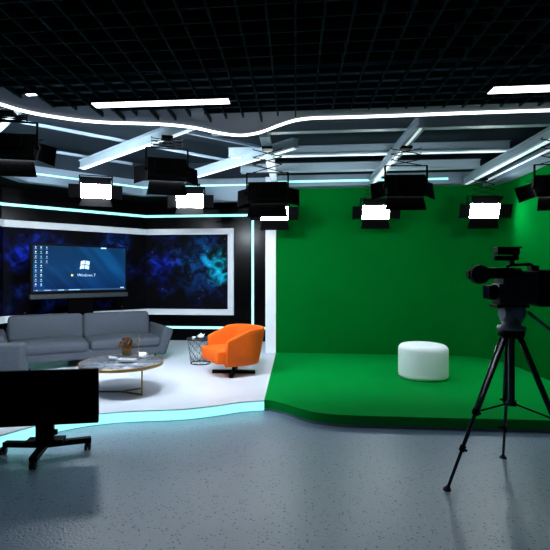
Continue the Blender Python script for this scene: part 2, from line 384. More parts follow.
# ceiling beams
BMZ = 3.0
def lamp_beam(name, label, a, b, z=BMZ, w=.10, h=.12, led=True, cat='beam', group='white ceiling beams', lw=.022):
    a, b = Vector(a), Vector(b); t = thing(name, label, cat, ((a.x+b.x)/2, (a.y+b.y)/2, z), 0, group)
    c = Vector((t.location.x, t.location.y)); a, b = a-c, b-c
    dr = (b-a).normalized(); nx = Vector((-dr.y, dr.x))
    m = MB()
    m.beam((*a, h-.008), (*b, h-.008), w, .016).beam((*a, .008), (*b, .008), w, .016)
    m.beam((*a, h/2), (*b, h/2), w*.62, h-.03)
    m.build('beam_profile', M['beam'], t, bevel=.003)
    if led:
        MB().beam((*(a+dr*.03), -.004), (*(b-dr*.03), -.004), lw, .008).build('led_line', M['led_dim'], t)
    return t
lamp_beam('ceiling_beam', 'white beam crossing above the green stage, the one nearest the wavy light tube', (-.95, 5.17), (3.2, 5.17), z=3.08, led=False)
lamp_beam('ceiling_beam', 'bright white beam crossing above the green stage, the middle of the three', (-.90, 6.2), (2.72, 6.2), z=3.08, w=.15, lw=.035)
lamp_beam('ceiling_beam', 'bright white beam crossing above the green stage, closest to the green wall', (-.85, 7.15), (2.72, 7.15), z=3.08, w=.15, led=False)
lamp_beam('ceiling_beam', 'white beam running towards the green wall above the pouf', (1.25, 4.72), (1.25, 7.8), z=2.96, w=.10)
lamp_beam('ceiling_beam', 'white beam running along the right green wall', (2.76, 4.35), (2.76, 7.8), z=2.96, w=.12, lw=.05)
lamp_beam('ceiling_beam', 'short grey beam running back over the edge between white and green stages', (-.335, 4.9), (-.335, 7.6), z=2.96, led=False)
def dz(px, py, z=BMZ): return PZ(px, py, z).xy
b0, b1 = dz(82, 169), dz(192, 129)
lamp_beam('ceiling_beam', 'diagonal white beam above the sofa side, second from the left', b1, b0, lw=.05)
c0, c1 = dz(184, 181), dz(296, 148)
lamp_beam('ceiling_beam', 'diagonal white beam above the sofa side ending near the green stage', c1, c0, lw=.05)
a1 = dz(16, 112); lamp_beam('ceiling_beam', 'diagonal white beam cut off at the top left', a1 + Vector((.1, -.09)), a1 + Vector((-2.0, 1.85)), lw=.05)
for lab, p, q in (('thin pale ceiling track, the longest, just behind the wavy light tube', (-25, 114.5), (262, 168)),
                  ('thin pale ceiling track nearest the back bulkhead', (30, 149), (132, 165)),
                  ('thin pale ceiling track above the middle of the picture', (178, 131.5), (264, 149))):
    A, B = dz(*p, 3.14), dz(*q, 3.14)
    m = MB().beam((*A, 3.155), (*B, 3.155), .035, .03); tag(m.build('ceiling_track', M['grey_paint']), lab, 'track', 'thin ceiling tracks')

# soffit with the wavy light tube
TZ = 2.93
tp = [PZ(x, y, TZ).xy for x, y in ((-60, 86), (-25, 96), (0, 103.2), (20, 109.2), (43, 114.2), (80, 119.6), (110, 122), (140, 122.8), (170, 124.2), (195, 127.2), (215, 131.5), (232, 134.2), (246, 134.4), (262, 131.2), (280, 124.5), (296, 119.6), (315, 117.4), (345, 116.6), (400, 114.8), (470, 112.2), (550, 109.6), (600, 108))]
tp.insert(0, tp[0] + (tp[0]-tp[1])*1.2); tp.append(tp[-1] + Vector((1.0, 0)))
tc_ = catmull(tp, 8)
gridedge = [(-60, 88), (0, 94), (20, 97), (40, 104), (60, 108), (100, 111), (140, 112.5), (200, 113.5), (245, 113), (275, 112), (300, 110), (400, 107.8), (550, 104.8), (620, 103.5)]
GZ = 2.89
ge = [PZ(x, y, GZ).xy for x, y in gridedge]
def ycurve(P, x):
    for p, q in zip(P, P[1:]):
        if p.x <= x <= q.x: return p.y + (q.y-p.y)*(x-p.x)/max(1e-6, q.x-p.x)
    return P[0].y if x < P[0].x else P[-1].y
sof = [tuple(p) for p in tc_] + [(tc_[-1].x, 3.2), (tc_[0].x, 3.2)]
structure(MB().prism(sof, TZ, TZ+.04).build('trim_8', M['soffit']))
structure(MB().sheet(tc_, -.03, TZ+.04, 3.56).build('trim_9', M['ceil']))
tag(MB().tube([(p.x, p.y-.01, TZ-.009) for p in tc_], .014, 8).build('light_tube', M['led_white']), 'long wavy white light tube running across the whole ceiling edge', 'light tube')

# open black grid ceiling
CXS, CYS = .111*1.39, .1587*1.39/1.55
gc = thing('open_grid_ceiling', 'black open cell grid ceiling with square cells over the front of the studio', 'ceiling grid', (0, 3, GZ))
mg = MB()
for i in range(-30, 22):
    x = i*CXS; ye = ycurve(ge, x) + ((.17 + .08*math.sin(i*2.3)) if -1.75 < x < .05 else .03)
    mg.bb(x-.007, x+.007, .6-3, ye-3, 0, .05)
mg.build('lengthwise_slats', M['grid'], gc)
mg = MB(); j = 0; y = 2.646*1.39/1.55 - CYS*13
while y < 5.1:
    # keep the run where the grid reaches
    x0 = None; step = CXS
    for i in range(-30, 22):
        x = i*CXS; ok = ycurve(ge, x) > y-.02
        if ok and x0 is None: x0 = x
        if x0 is not None and (not ok or i == 21):
            mg.bb(x0-.02, x-(0 if ok else CXS)+.02, y-3-.006, y-3+.006, .002, .048); x0 = None
    y += CYS
mg.build('crosswise_slats', M['grid'], gc)
# black backing above the grid, so that the far edge of the grid reads solid
structure(MB().prism([tuple(p) for p in ge] + [(4.2, 3.0), (4.2, -1), (-7, -1), (-7, 3.0)], 3.34, 3.36).build('ceiling_backing', M['void']))

def linear_lamp(label, a, b, w=.10):
    t = thing('linear_lamp', label, 'lamp', (*((a+b)/2), GZ-.01), math.atan2((b-a).y, (b-a).x), 'long ceiling lamps'); L_ = (b-a).length
    MB().bb(-L_/2-.01, L_/2+.01, -w/2-.012, w/2+.012, 0, 3.3495-GZ).build('housing', M['black'], t)
    MB().bb(-L_/2, L_/2, -w/2, w/2, -.004, -.0005).build('diffuser', M['lamp_white'], t)
z_ = GZ-.01
linear_lamp('long white ceiling lamp over the sofa side of the grid', dz(94, 105.3, z_), dz(229, 101, z_), .10)
linear_lamp('long white ceiling lamp over the green side of the grid', dz(491, 90.3, z_), dz(491, 90.3, z_)+Vector((1.3, 0)), .12)
linear_lamp('tiny white ceiling lamp at the left end of the grid', dz(27, 94.8, z_), dz(36, 94.3, z_), .03)

# ------------------------------------------------------------------ studio panel lights
def studio_light(label, c, rz, tilt, top, front, doors=(28, 28, 28, 28), w=.43, h=.215, stages=3, lum=None, doorlen=(.17, .17, .12, .16)):
    """c = centre of the housing, rz = 0 looks towards the camera, top = underside of what it hangs from"""
    t = thing('studio_light', label, 'studio light', c, rz, 'panel lights on scissor hangers')
    R = RX(tilt)
    def T(m): m.T = R.to_4x4(); return m
    b = T(MB()); d = .09
    b.box((0, .01, 0), (w+.02, d, h+.02))
    b.box((0, .075, 0), (w*.62, .045, h*.6))
    for i in range(7): b.box((-.09+.03*i, .105, 0), (.008, .02, h*.5))
    b.build('housing', M['black'], t, bevel=.006)
    T(MB()).box((0, -.038, 0), (w, .006, h)).build('light_panel', lum or (M['panel_front'] if front else M['panel_back']), t)
    # barn doors: left, right, top, bottom
    for k, (ang, nm) in enumerate(zip(doors, ('l', 'r', 't', 'b'))):
        a = math.radians(ang); ln = doorlen[k]; m = T(MB())
        ys = -.045 - ln*math.sin(a); out = ln*math.cos(a); th = .004
        if k < 2:
            s_ = -1 if k == 0 else 1; x0 = s_*w/2*1.01
            q = [(x0, -.045, h*.46), (x0, -.045, -h*.46), (x0+s_*out, ys, -h*.50), (x0+s_*out, ys, h*.50)]
        else:
            s_ = 1 if k == 2 else -1; z0 = s_*h/2*1.03
            q = [(-w*.47, -.045, z0), (w*.47, -.045, z0), (w*.55, ys, z0+s_*out), (-w*.55, ys, z0+s_*out)]
        q = [Vector(v) for v in q]; nrm = (q[1]-q[0]).cross(q[2]-q[0]).normalized()*th
        m.add(q + [v+nrm for v in q], [(0, 1, 2, 3), (7, 6, 5, 4), (0, 4, 5, 1), (1, 5, 6, 2), (2, 6, 7, 3), (3, 7, 4, 0)])
        m.build('barn_door', M['black_soft'], t)
    # yoke
    yz = h/2+.12
    y = MB(); x_ = w/2+.022
    y.beam((-x_, .02, -.02), (-x_, .02, yz), .012, .02, (1, 0, 0)).beam((x_, .02, -.02), (x_, .02, yz), .012, .02, (1, 0, 0))
    y.beam((-x_-.006, .02, yz), (x_+.006, .02, yz), .012, .012)
    y.cyl((-x_-.02, .02, 0), (-x_+.02, .02, 0), .022).cyl((x_-.02, .02, 0), (x_+.02, .02, 0), .022)
    y.build('yoke', M['black'], t)
    # scissor hanger
    top_l = top - c[2]
    if top_l > yz+.05:
        p = MB(); hz = (top_l-yz-.03)/stages; hw = .165
        for yy in (-.005,):
            for i in range(stages):
                za = yz+.012+i*hz; zb = za+hz
                p.beam((-hw, yy, za), (hw, yy, zb), .009, .009).beam((hw, yy, za), (-hw, yy, zb), .009, .009)
        for i in range(stages+1):
            for s_ in (-1, 1): p.cyl((s_*hw, -.012, yz+.012+i*hz), (s_*hw, .035, yz+.012+i*hz), .005, n=6)
        p.build('scissor_hanger', M['black'], t)
        MB().bb(-.06, .06, -.03, .07, top_l-.03, top_l-.001).build('mounting_clamp', M['black'], t)
    return t
rad = math.radians
UB = 2.955; UD = 2.99; 
F4 = (28, 28, 28, 28)
studio_light('lit panel light facing out from the green wall above the pouf', PD(375.5, 212, 7.55), rad(2), rad(16), UB, True, (10, 10, 15, 5))
studio_light('lit panel light facing out, hanging above the video camera', PD(483.5, 210.5, 7.0), rad(3), rad(16), UB, True, (10, 10, 15, 5))
studio_light('lit panel light partly hidden behind the dark one over the stage edge', PD(274.5, 213, 7.45), rad(2), rad(16), UB, True, (10, 10, 15, 5))
studio_light('lit panel light in front of the nebula screen, right of the other one', PD(190, 200.5, 7.5), rad(10), rad(18), UD, True, (40, 10, 15, 60))
studio_light('lit tilted panel light above the wall mounted desktop screen', PD(96, 190.5, 7.0), rad(22), rad(26), UD, True, (10, 10, 15, 60))
studio_light('large dark panel light seen from behind, above the middle of the green stage', PD(405.5, 186, 5.27), rad(184), rad(20), UB, False, (30, 30, 40, 15))
studio_light('large dark panel light seen from behind over the edge between the two stages', PD(267.5, 193, 5.3), rad(180), rad(20), UB, False, (30, 30, 40, 15))
studio_light('dark panel light seen from behind at the right picture edge', PD(558, 186, 4.86), rad(176), rad(34), UB, False, (30, 30, 40, 15), lum=M['panel_side'])
studio_light('dark panel light seen from behind above the right part of the sofa', PD(167, 170, 5.0), rad(200), rad(22), UD, False, (30, 30, 40, 15), w=.40, lum=M['panel_sofa'])
studio_light('big dark panel light seen from behind at the left picture edge', PD(9, 147, 4.25), rad(195), rad(24), UD, False, (30, 30, 40, 15), w=.46, lum=M['panel_sofa'])

# ------------------------------------------------------------------ interactive screen on its stand in front of the video wall
a_, b_ = PD(30.5, 271, 7.45), PD(127, 271, 8.62)
c_ = (a_+b_)/2; ang = math.atan2((b_-a_).y, (b_-a_).x); W_ = (b_-a_).xy.length
zt, zb = 2.005, 1.09
tv = thing('display_screen', 'large flat display showing a blue computer desktop in front of the nebula wall', 'screen', (c_.x, c_.y, SZ), ang)
z0 = zb-SZ; z1 = zt-SZ
m = MB().bb(-W_/2, W_/2, 0, .07, z0, z1); m.build('bezel', M['black'], tv, bevel=.006)
sw, sh = W_-.075, (z1-z0)-.155; zc = (z0+z1)/2+.045
pn = MB().bb(-sw/2, sw/2, -.004, -.0005, -sh/2, sh/2).build('screen_panel', M['desktop'], tv, loc=(0, 0, zc)); pn['label'] = 'blue desktop picture'
MB().bb(-W_/2-.01, W_/2+.01, -.015, .06, z0-.005, z0+.072).build('speaker_bar', M['bar_metal'], tv, bevel=.008)
MB().bb(-.22, .22, .03, .10, .05, z0+.1).bb(-.5, .5, -.12, .28, 0, .05).build('stand', M['void'], tv)
# what the desktop shows
wh = emat('screen_white', (.50, .72, .85), .5); cap = emat('screen_caption', (.4, .6, .8), .45); yl = emat('screen_yellow', (.8, .6, .1), .6)
def on_screen(px_, py_, w_, h_, mt, name='desktop_icon', rot=0):
    m = MB(); m.box((0, 0, 0), (w_, .001, h_), RY(rot)); o = m.build(name, mt, tv, loc=(px_*sw/2, -.0052, zc+py_*sh/2)); return o
cols = [emat('icon_a', (.25, .6, .9), .45), emat('icon_b', (.75, .8, .85), .45), emat('icon_c', (.8, .45, .1), .4), emat('icon_d', (.2, .6, .3), .4)]
random.seed(3)
for ci, (cx_, n_) in enumerate(((-.95, 9), (-.845, 9), (-.735, 4))):
    for r_ in range(n_):
        py_ = .92-r_*.2
        if py_ < -.85: continue
        on_screen(cx_, py_, .018, .018, random.choice(cols)); on_screen(cx_, py_-.075, .034, .006, cap, 'icon_caption')
lg = MB()   # waving four pane flag
def pane(x0, x1, y0, y1):
    n = 6; vs = []
    for k in range(n+1):
        x = x0+(x1-x0)*k/n; wv = .012*math.sin((x+.08)/.16*PI*1.1)
        vs += [(x+.15*y0, 0, y0+wv), (x+.15*y1, 0, y1+wv)]
    lg.add(vs, [(2*k, 2*k+2, 2*k+3, 2*k+1) for k in range(n)])
for (x0, x1) in ((-.08, -.006), (.006, .08)):
    for (y0, y1) in ((-.07, -.006), (.006, .07)): pane(x0, x1, y0, y1)
lg.build('window_logo', wh, tv, loc=(.055*sw/2, -.006, zc+.16*sh/2))
def text(s_, size, mt, name, parent, loc, rot=(PI/2, 0, 0)):
    cu = bpy.data.curves.new(name, 'FONT'); cu.body = s_; cu.size = size; cu.align_x = 'CENTER'; cu.align_y = 'CENTER'; cu.extrude = .0004
    tmp = bpy.data.objects.new('tmp', cu); COL.objects.link(tmp)
    me = bpy.data.meshes.new_from_object(tmp.evaluated_get(bpy.context.evaluated_depsgraph_get()))
    bpy.data.objects.remove(tmp); me.materials.clear(); me.materials.append(mt)
    o = bpy.data.objects.new(name, me); COL.objects.link(o); o.parent = parent; o.location = loc; o.rotation_euler = rot; return o
text('Windows 7', .07, wh, 'logo_lettering', tv, (.09*sw/2, -.006, zc-.30*sh/2))
on_screen(-.22, -.30, .035, .035, yl, 'yellow_mark')
on_screen(0, -.955, sw, .028, emat('taskbar_blue', (.01, .05, .12), .6), 'taskbar')
for x_, w_ in ((-.93, .03), (-.72, .11), (-.45, .10), (-.17, .20)):
    o = on_screen(x_, -.955, w_, .012, emat('task_button', (.3, .55, .75), .5), 'task_button'); o.location.y = -.0062
o = on_screen(.92, -.90, .07, .02, wh, 'clock'); 
o = on_screen(.48, .975, .10, .022, wh, 'toolbar_tab')

# ------------------------------------------------------------------ sofas
def sofa(name, label, loc, rz, L, n_seat, D=1.0, arm_l=True, arm_r=True, back_z=.72, seat_z=.375):
    t = thing(name, label, 'sofa', loc, rz, None)
    # local: x along the seat 0..L, y 0 (front)..D, z from the stage
    MB().cushion((L/2, D/2, .195), (L-.06, D-.06, .15), .03, n=12).build('seat_frame', M['fabric'], t)
    for i in range(n_seat):
        w = L/n_seat
        MB().cushion((w*(i+.5), .39, seat_z-.065), (w-.012, .78, .15), .055, (0, .01, .028)).build('seat_cushion', M['fabric'], t)
    MB().cushion((L/2, D-.07, .37), (L+.04, .14, .42), .05, n=12, rot=RX(-.12)).build('backrest', M['fabric'], t)
    for i in range(n_seat):
        w = L/n_seat
        w = (L-.01)/n_seat
        MB().cushion((w*(i+.5), D-.255, seat_z+.165), (w-.015, .17, .40), .05, (.012, .04, .012), rot=RX(-.22)).build('back_cushion', M['fabric'], t)
    for s_, on in ((-1, arm_l), (1, arm_r)):
        if not on: continue
        x = 0 if s_ < 0 else L
        MB().cushion((x+s_*.065, D/2, .315), (.17, D-.02, .44), .05, (0, 0, 0), n=12, rot=RY(s_*.33)).build('armrest', M['fabric'], t)
    for x in (.12, L-.08):
        for y in (.09, D-.09):
            MB().cyl((x, y, .13), (x, y, .012), .013, n=10).cyl((x, y, .012), (x, y, 0), .022, n=12).build('leg', M['black'], t)
    return t
s0 = PZ(23, 366.5, .22); s1 = PZ(166, 354.5, .22)
sang = math.atan2((s1-s0).y, (s1-s0).x); sdir = (s1-s0).xy.normalized()
o0 = s0.xy - sdir*.19; SL = (s1-s0).xy.length + .12
sofa('sofa', 'long grey two cushion sofa standing below the desktop screen', (o0.x, o0.y, SZ), sang, SL, 2, arm_l=True)
# second sofa, at right angles, mostly outside the frame
q = PZ(21.5, 373, .30)
t = thing('sofa', 'grey sofa cut off at the left picture edge behind the black monitor', 'sofa', (PD(20, 360, 5.35).x, PD(20, 360, 5.35).y, SZ), YAW+.12, None)
MB().cushion((-.55, .11, .33), (1.1, .2, .46), .035, n=12).build('armrest', M['fabric'], t)
MB().cushion((-.6, .38, .23), (1.0, .42, .18), .05, n=12).build('seat_frame', M['fabric'], t)
MB().cushion((-1.1, .42, .45), (.2, .62, .5), .06, n=12).build('backrest', M['fabric'], t)
MB().cushion((-.62, .38, .36), (.80, .36, .14), .05, (0, 0, .02)).build('seat_cushion', M['fabric'], t)
for x in (-1.0, -.1):
    for y in (.1, .6): MB().cyl((x, y, .16), (x, y, 0), .012, n=10).build('leg', M['black'], t)

# ------------------------------------------------------------------ coffee table
tc0 = PD(121.5, 361.5, 5.42); th_ = tc0.z-SZ
ct = thing('coffee_table', 'round coffee table with marble top, brass rim and three brass legs', 'table', (tc0.x, tc0.y, SZ), YAW)
TR = .485
MB().lathe([(TR-.012, th_-.022), (TR-.012, th_)], n=64).build('tabletop', M['marble'], ct)
MB().lathe([(TR-.03, th_-.035), (TR, th_-.035), (TR, th_+.002), (TR-.011, th_+.002), (TR-.011, th_-.023), (TR-.03, th_-.023), (TR-.03, th_-.035)], n=64, close=False).build('rim', M['gold'], ct)
hub = Vector((.01, -.06, .012))
for ex in ((.289, -.20), (.218, .10), (-.33, -.06)):
    m = MB(); e = Vector((ex[0], ex[1], .012))
    m.beam(hub, e, .014, .018).beam((e.x, e.y, .004), (e.x, e.y, th_-.03), .016, .016, (1, 0, 0)); m.build('leg', M['gold'], ct)
TT = tc0.z + .003
def on_table(px, py, z=None):
    p = PZ(px, py, TT if z is None else z); return p
p = on_table(131, 359); 
tr = thing('serving_tray', 'dark tray lying on the marble coffee table under the flower pot', 'tray', (p.x, p.y, TT), YAW+.15)
MB().cushion((0, 0, .006), (.27, .18, .012), .006, n=8).build('tray_base', M['tray'], tr)
p2 = on_table(125, 361.5)
bk2 = thing('book', 'pale book lying on the dark tray in front of the flower pot', 'book', (p2.x+.035, p2.y-.03, TT+.0125), YAW-.12)
MB().bb(-.11, .11, -.055, .055, 0, .003).bb(-.11, .11, -.055, .055, .021, .024).bb(-.11, -.107, -.055, .055, .003, .021).build('cover', M['cover'], bk2)
MB().bb(-.106, .107, -.052, .052, .0035, .0205).build('pages', M['paper'], bk2)
p3 = on_table(117, 360.5)
bk3 = thing('magazine', 'rolled white magazine leaning at the left end of the tray', 'magazine', (p3.x-.02, p3.y, TT+.001), YAW-.5)
MB().cyl((-.06, -.035, .03), (.06, -.035, .03), .022, n=18).build('rolled_pages', M['cover'], bk3)
MB().cyl((-.062, -.035, .03), (-.07, -.035, .03), .023, n=18).build('band', M['black'], bk3)
pf = on_table(126.5, 355.5)
PT = TT+.0126
fp = thing('potted_flowers', 'brass pot of rust brown dried flowers on the coffee table', 'potted plant', (pf.x, pf.y, PT), 0)
MB().lathe([(.045, 0), (.060, .02), (.066, .05), (.064, .085), (.058, .086), (.055, .06)], n=28).build('pot', M['gold'], fp)
fl = MB(); random.seed(11)
for i in range(230):
    a = random.uniform(0, 2*PI); rr = random.random()**.5; zz = random.random()
    rad_ = .105*rr*(1-zz*.6)+.012; c = Vector((rad_*math.cos(a), rad_*math.sin(a), .085+zz*.115+.01*random.random()))
    n_ = 5; R3 = Matrix.Rotation(random.uniform(0, 6), 3, Vector((random.uniform(-1, 1), random.uniform(-1, 1), random.uniform(-1, 1))).normalized())
    for k_ in range(n_):
        an = 2*PI*k_/n_; d1 = R3 @ Vector((math.cos(an), math.sin(an), .5)); d2 = R3 @ Vector((-math.sin(an), math.cos(an), .1))
        s_ = .014; fl.add([c, c+d1*s_*.6+d2*s_*.45, c+d1*s_*1.2, c+d1*s_*.6-d2*s_*.45], [(0, 1, 2, 3)])
        fl.add([c+d1*s_*.2, c+d1*s_*.7+d2*s_*.3+Vector((0, 0, .004)), c+d1*s_*1.0+Vector((0, 0, .006))], [(0, 1, 2)])
fl.build('flowers', M['flower'], fp)
lf = MB()
for i in range(16):
    a = 2*PI*i/16; lf.cyl((.02*math.cos(a), .02*math.sin(a), .04), (.055*math.cos(a), .055*math.sin(a), .13), .002, n=5)
lf.build('stems', M['twig'], fp)
pc = on_table(142.5, 358)
cp = thing('cup', 'white cup standing at the right of the flower pot', 'cup', (pc.x, pc.y, TT), .4)
MB().lathe([(.034, 0), (.042, .006), (.046, .066), (.043, .066), (.038, .012), (.001, .010)], n=28, close=False).build('cup_body', M['ceramic'], cp)
MB().tube([(.043, 0, .054), (.064, 0, .05), (.068, 0, .034), (.058, 0, .02), (.041, 0, .017)], .004).build('handle', M['ceramic'], cp)
pt = on_table(138.5, 352.2)
tw = thing('figurine', 'slim brass bird figurine standing behind the white cup', 'figurine', (pt.x, pt.y, TT), 0)
MB().lathe([(.022, 0), (.022, .006), (.004, .010)], n=20).build('foot', M['gold'], tw)
MB().cyl((0, 0, .008), (0, 0, .13), .003, n=8).build('rod', M['gold'], tw)
m = MB(); m.lathe([(.001, -.055), (.010, -.04), (.017, -.01), (.015, .02), (.007, .04), (.009, .052), (.011, .06), (.006, .069), (.001, .071)], (0, 0, .165), n=14); m.build('bird_body', M['twig'], tw)
MB().cyl((.008, 0, .226), (.024, 0, .222), .003, .0006, n=8).build('beak', M['gold'], tw)
MB().cyl((.0, 0, .125), (.045, 0, .10), .006, .001, n=8).build('tail', M['twig'], tw)

# ------------------------------------------------------------------ wire side table
ps = PD(200.5, 363, 7.1)
st = thing('side_table', 'black wire basket side table with a round dark top beside the orange chair', 'side table', (ps.x, ps.y, SZ), 0)
m = MB(); n_ = 10; hb = .37
for i in range(n_):
    a = 2*PI*i/n_
    for sgn in (1, -1):
        pts = []
        for k_ in range(9):
            f_ = k_/8; r_ = .150+.05*f_; an = a + sgn*.26*math.sin(f_*PI*3)
            pts.append((r_*math.cos(an), r_*math.sin(an), .01+f_*(hb-.01)))
        m.tube(pts, .0026, 5)
m.build('wire_basket', M['black'], st)
def ring(r, z, rr): return [(r*math.cos(2*PI*i/40), r*math.sin(2*PI*i/40), z) for i in range(41)], rr
m = MB(); m.tube(ring(.150, .008, 0)[0], .007, 6); m.build('base_ring', M['black'], st)
MB().lathe([(.19, hb), (.215, hb), (.218, hb+.012), (.215, hb+.02), (.19, hb+.02)], n=48).build('tabletop', M['tray'], st)
z_ = SZ+hb+.021
tp_ = thing('teapot', 'small white teapot on the wire side table', 'teapot', (ps.x+.01, ps.y-.02, z_), 1.0)
MB().lathe([(.025, 0), (.045, .012), (.052, .032), (.042, .055), (.022, .064)], n=24).build('pot_body', M['ceramic'], tp_)
MB().lathe([(.022, .064), (.020, .070), (.005, .074), (.007, .082), (.001, .086)], n=20, close=False).build('lid', M['ceramic'], tp_)
MB().cyl((.045, 0, .03), (.08, 0, .058), .011, .006, n=12).build('spout', M['ceramic'], tp_)
MB().tube([(-.045, 0, .048), (-.075, 0, .05), (-.078, 0, .028), (-.048, 0, .02)], .005).build('handle', M['ceramic'], tp_)
sc_ = thing('cup', 'small white cup beside the teapot on the wire side table', 'cup', (ps.x-.09, ps.y-.05, z_), 0)
MB().lathe([(.018, 0), (.028, .03), (.026, .03), (.016, .006), (.001, .006)], n=20, close=False).build('cup_body', M['ceramic'], sc_)

# ------------------------------------------------------------------ orange swivel chair
pc_ = PD(230.5, 373, 6.4)
pc_.x += .045
ch = thing('swivel_chair', 'orange upholstered tub chair on a black cross base near the green stage', 'chair', (pc_.x, pc_.y, SZ), rad(-57.5))
hwid, yf, yb = .345, -.25, .37
def upath(f, inset, flare):
    # f 0..1 from the right arm front round the back to the left arm front
    wd = hwid - inset + flare; bk_ = yb - inset + flare*1.3
    L1 = .38; a1_ = L1; arc = 1-2*L1
    if f < L1: x, y = wd, yf + (f/L1)*(bk_-wd*.85 - yf)
    elif f > 1-L1: x, y = -wd, yf + ((1-f)/L1)*(bk_-wd*.85 - yf)
    else:
        an = (f-L1)/arc*PI; yc = bk_-wd*.85
        cx_, sy_ = math.cos(an), math.sin(an); e_ = .8
        x = wd*math.copysign(abs(cx_)**e_, cx_); y = yc + wd*.85*abs(sy_)**e_
    return x, y
def smooth(a, b, t): t = max(0, min(1, (t-a)/(b-a))); return t*t*(3-2*t)
vs = []; NS = 60; rings = 0
prof_n = 0
for i in range(NS+1):
    f_ = i/NS; back = 1-abs(f_-.5)*2                # 0 at the arm fronts, 1 at the middle of the back
    top = .50 + .145*min(1, back/.80)**.9
    ring_ = []
    for (ins, z) in [(.012, .155), (.0, .17), (.0, .32), (.0, top-.04), (.003, top-.008), (.012, top), (.03, top+.002), (.045, top-.002), (.052, top-.012), (.055, top-.05), (.055, .3), (.055, .17)]:
        fl_ = .075*(z-.10)/.57 if True else 0
        x, y = upath(f_, ins, fl_-.04)
        if back < .35: y_lean = 0
        ring_.append((x, y, z))
    vs += ring_; prof_n = len(ring_)
fs = [(i*prof_n+k_, i*prof_n+(k_+1) % prof_n, (i+1)*prof_n+(k_+1) % prof_n, (i+1)*prof_n+k_) for i in range(NS) for k_ in range(prof_n)]
fs += [tuple(range(prof_n)), tuple(NS*prof_n+k_ for k_ in range(prof_n-1, -1, -1))]
m = MB(); m.add(vs, fs, True); sh_ = m.build('tub_shell', M['orange'], ch)
MB().cushion((0, .0, .205), (.60, .46, .09), .03, n=12).build('seat_base', M['orange'], ch)
MB().cushion((0, -.065, .285), (.585, .62, .18), .035, (0, .015, .018)).build('seat_cushion', M['orange'], ch)
MB().cyl((0, 0, .03), (0, 0, .17), .026, n=20).build('column', M['black'], ch)
for k_ in range(2):
    a = rad(57.5)+YAW + k_*PI/2 - .08
    d_ = Vector((math.cos(a), math.sin(a), 0))*.30
    MB().beam(-d_+Vector((0, 0, .024)), d_+Vector((0, 0, .024)), .055, .046-.002*k_).build('cross_foot', M['black'], ch, bevel=.004)

# ------------------------------------------------------------------ pouf
pp = PD(423, 376.8, 6.16)
pf_ = thing('pouf', 'round white pouf standing alone on the green stage', 'pouf', (pp.x, pp.y, SZ), 0)
rr = .318; hh = .445; prof = [(rr-.03, .0), (rr-.004, .02)]
prof += [(rr, .05), (rr, hh-.09)] + [(rr-.075+.075*math.cos(a), hh-.075+.075*math.sin(a)) for a in [PI/2*i/8 for i in range(1, 9)]] + [(rr*.5, hh+.008), (.001, hh+.012)]
prof = [(r_, z) for r_, z in prof]
MB().lathe(prof, n=72).build('upholstery', M['pouf'], pf_)
MB().lathe([(rr-.06, 0), (rr-.05, .004)], n=48).build('base', M['black'], pf_)

# ------------------------------------------------------------------ monitor on a wheeled stand
pm = PD(45, 425, 3.78)
mn = thing('monitor_on_stand', 'black monitor on a low wheeled stand at the lower left, seen from behind', 'monitor', (pm.x, pm.y, 0), YAW+rad(9))
mw, z0, z1 = .92, .245, .700
MB().bb(-mw/2-.02, mw/2-.045, .03, .075, z0, z1).build('monitor_body', M['black_soft'], mn, bevel=.005)
MB().bb(-mw/2, mw/2-.06, .075, .078, z0+.015, z1-.015).build('screen_panel', M['glass'], mn)
MB().bb(-.07, .07, -.02, .03, .10, .40).bb(.05, .095, -.01, .025, .175, .215).build('column', M['black'], mn, bevel=.003)
MB().bb(-.14, .15, -.05, .07, .105, .145).build('bracket', M['black'], mn, bevel=.003)
for s_ in (-1, 1):
    MB().beam((0, .0, .10), (s_*.345, .10, .088), .06, .042).build('foot_bar', M['black'], mn, bevel=.003)
MB().beam((0, .02, .10), (-.02, -.26, .075), .06, .042).build('foot_bar', M['black'], mn, bevel=.003)
for (x, y) in ((-.35, .09), (.32, .09), (-.02, -.25)):
    c = MB().cyl((x-.022, y, .033), (x-.006, y, .033), .033, n=20).cyl((x+.006, y, .033), (x+.022, y, .033), .033, n=20)
    cc = c.build('caster', M['rubber'], mn); MB().cyl((x, y, .03), (x, y, .075), .01, n=10).build('caster_stem', M['black'], cc)

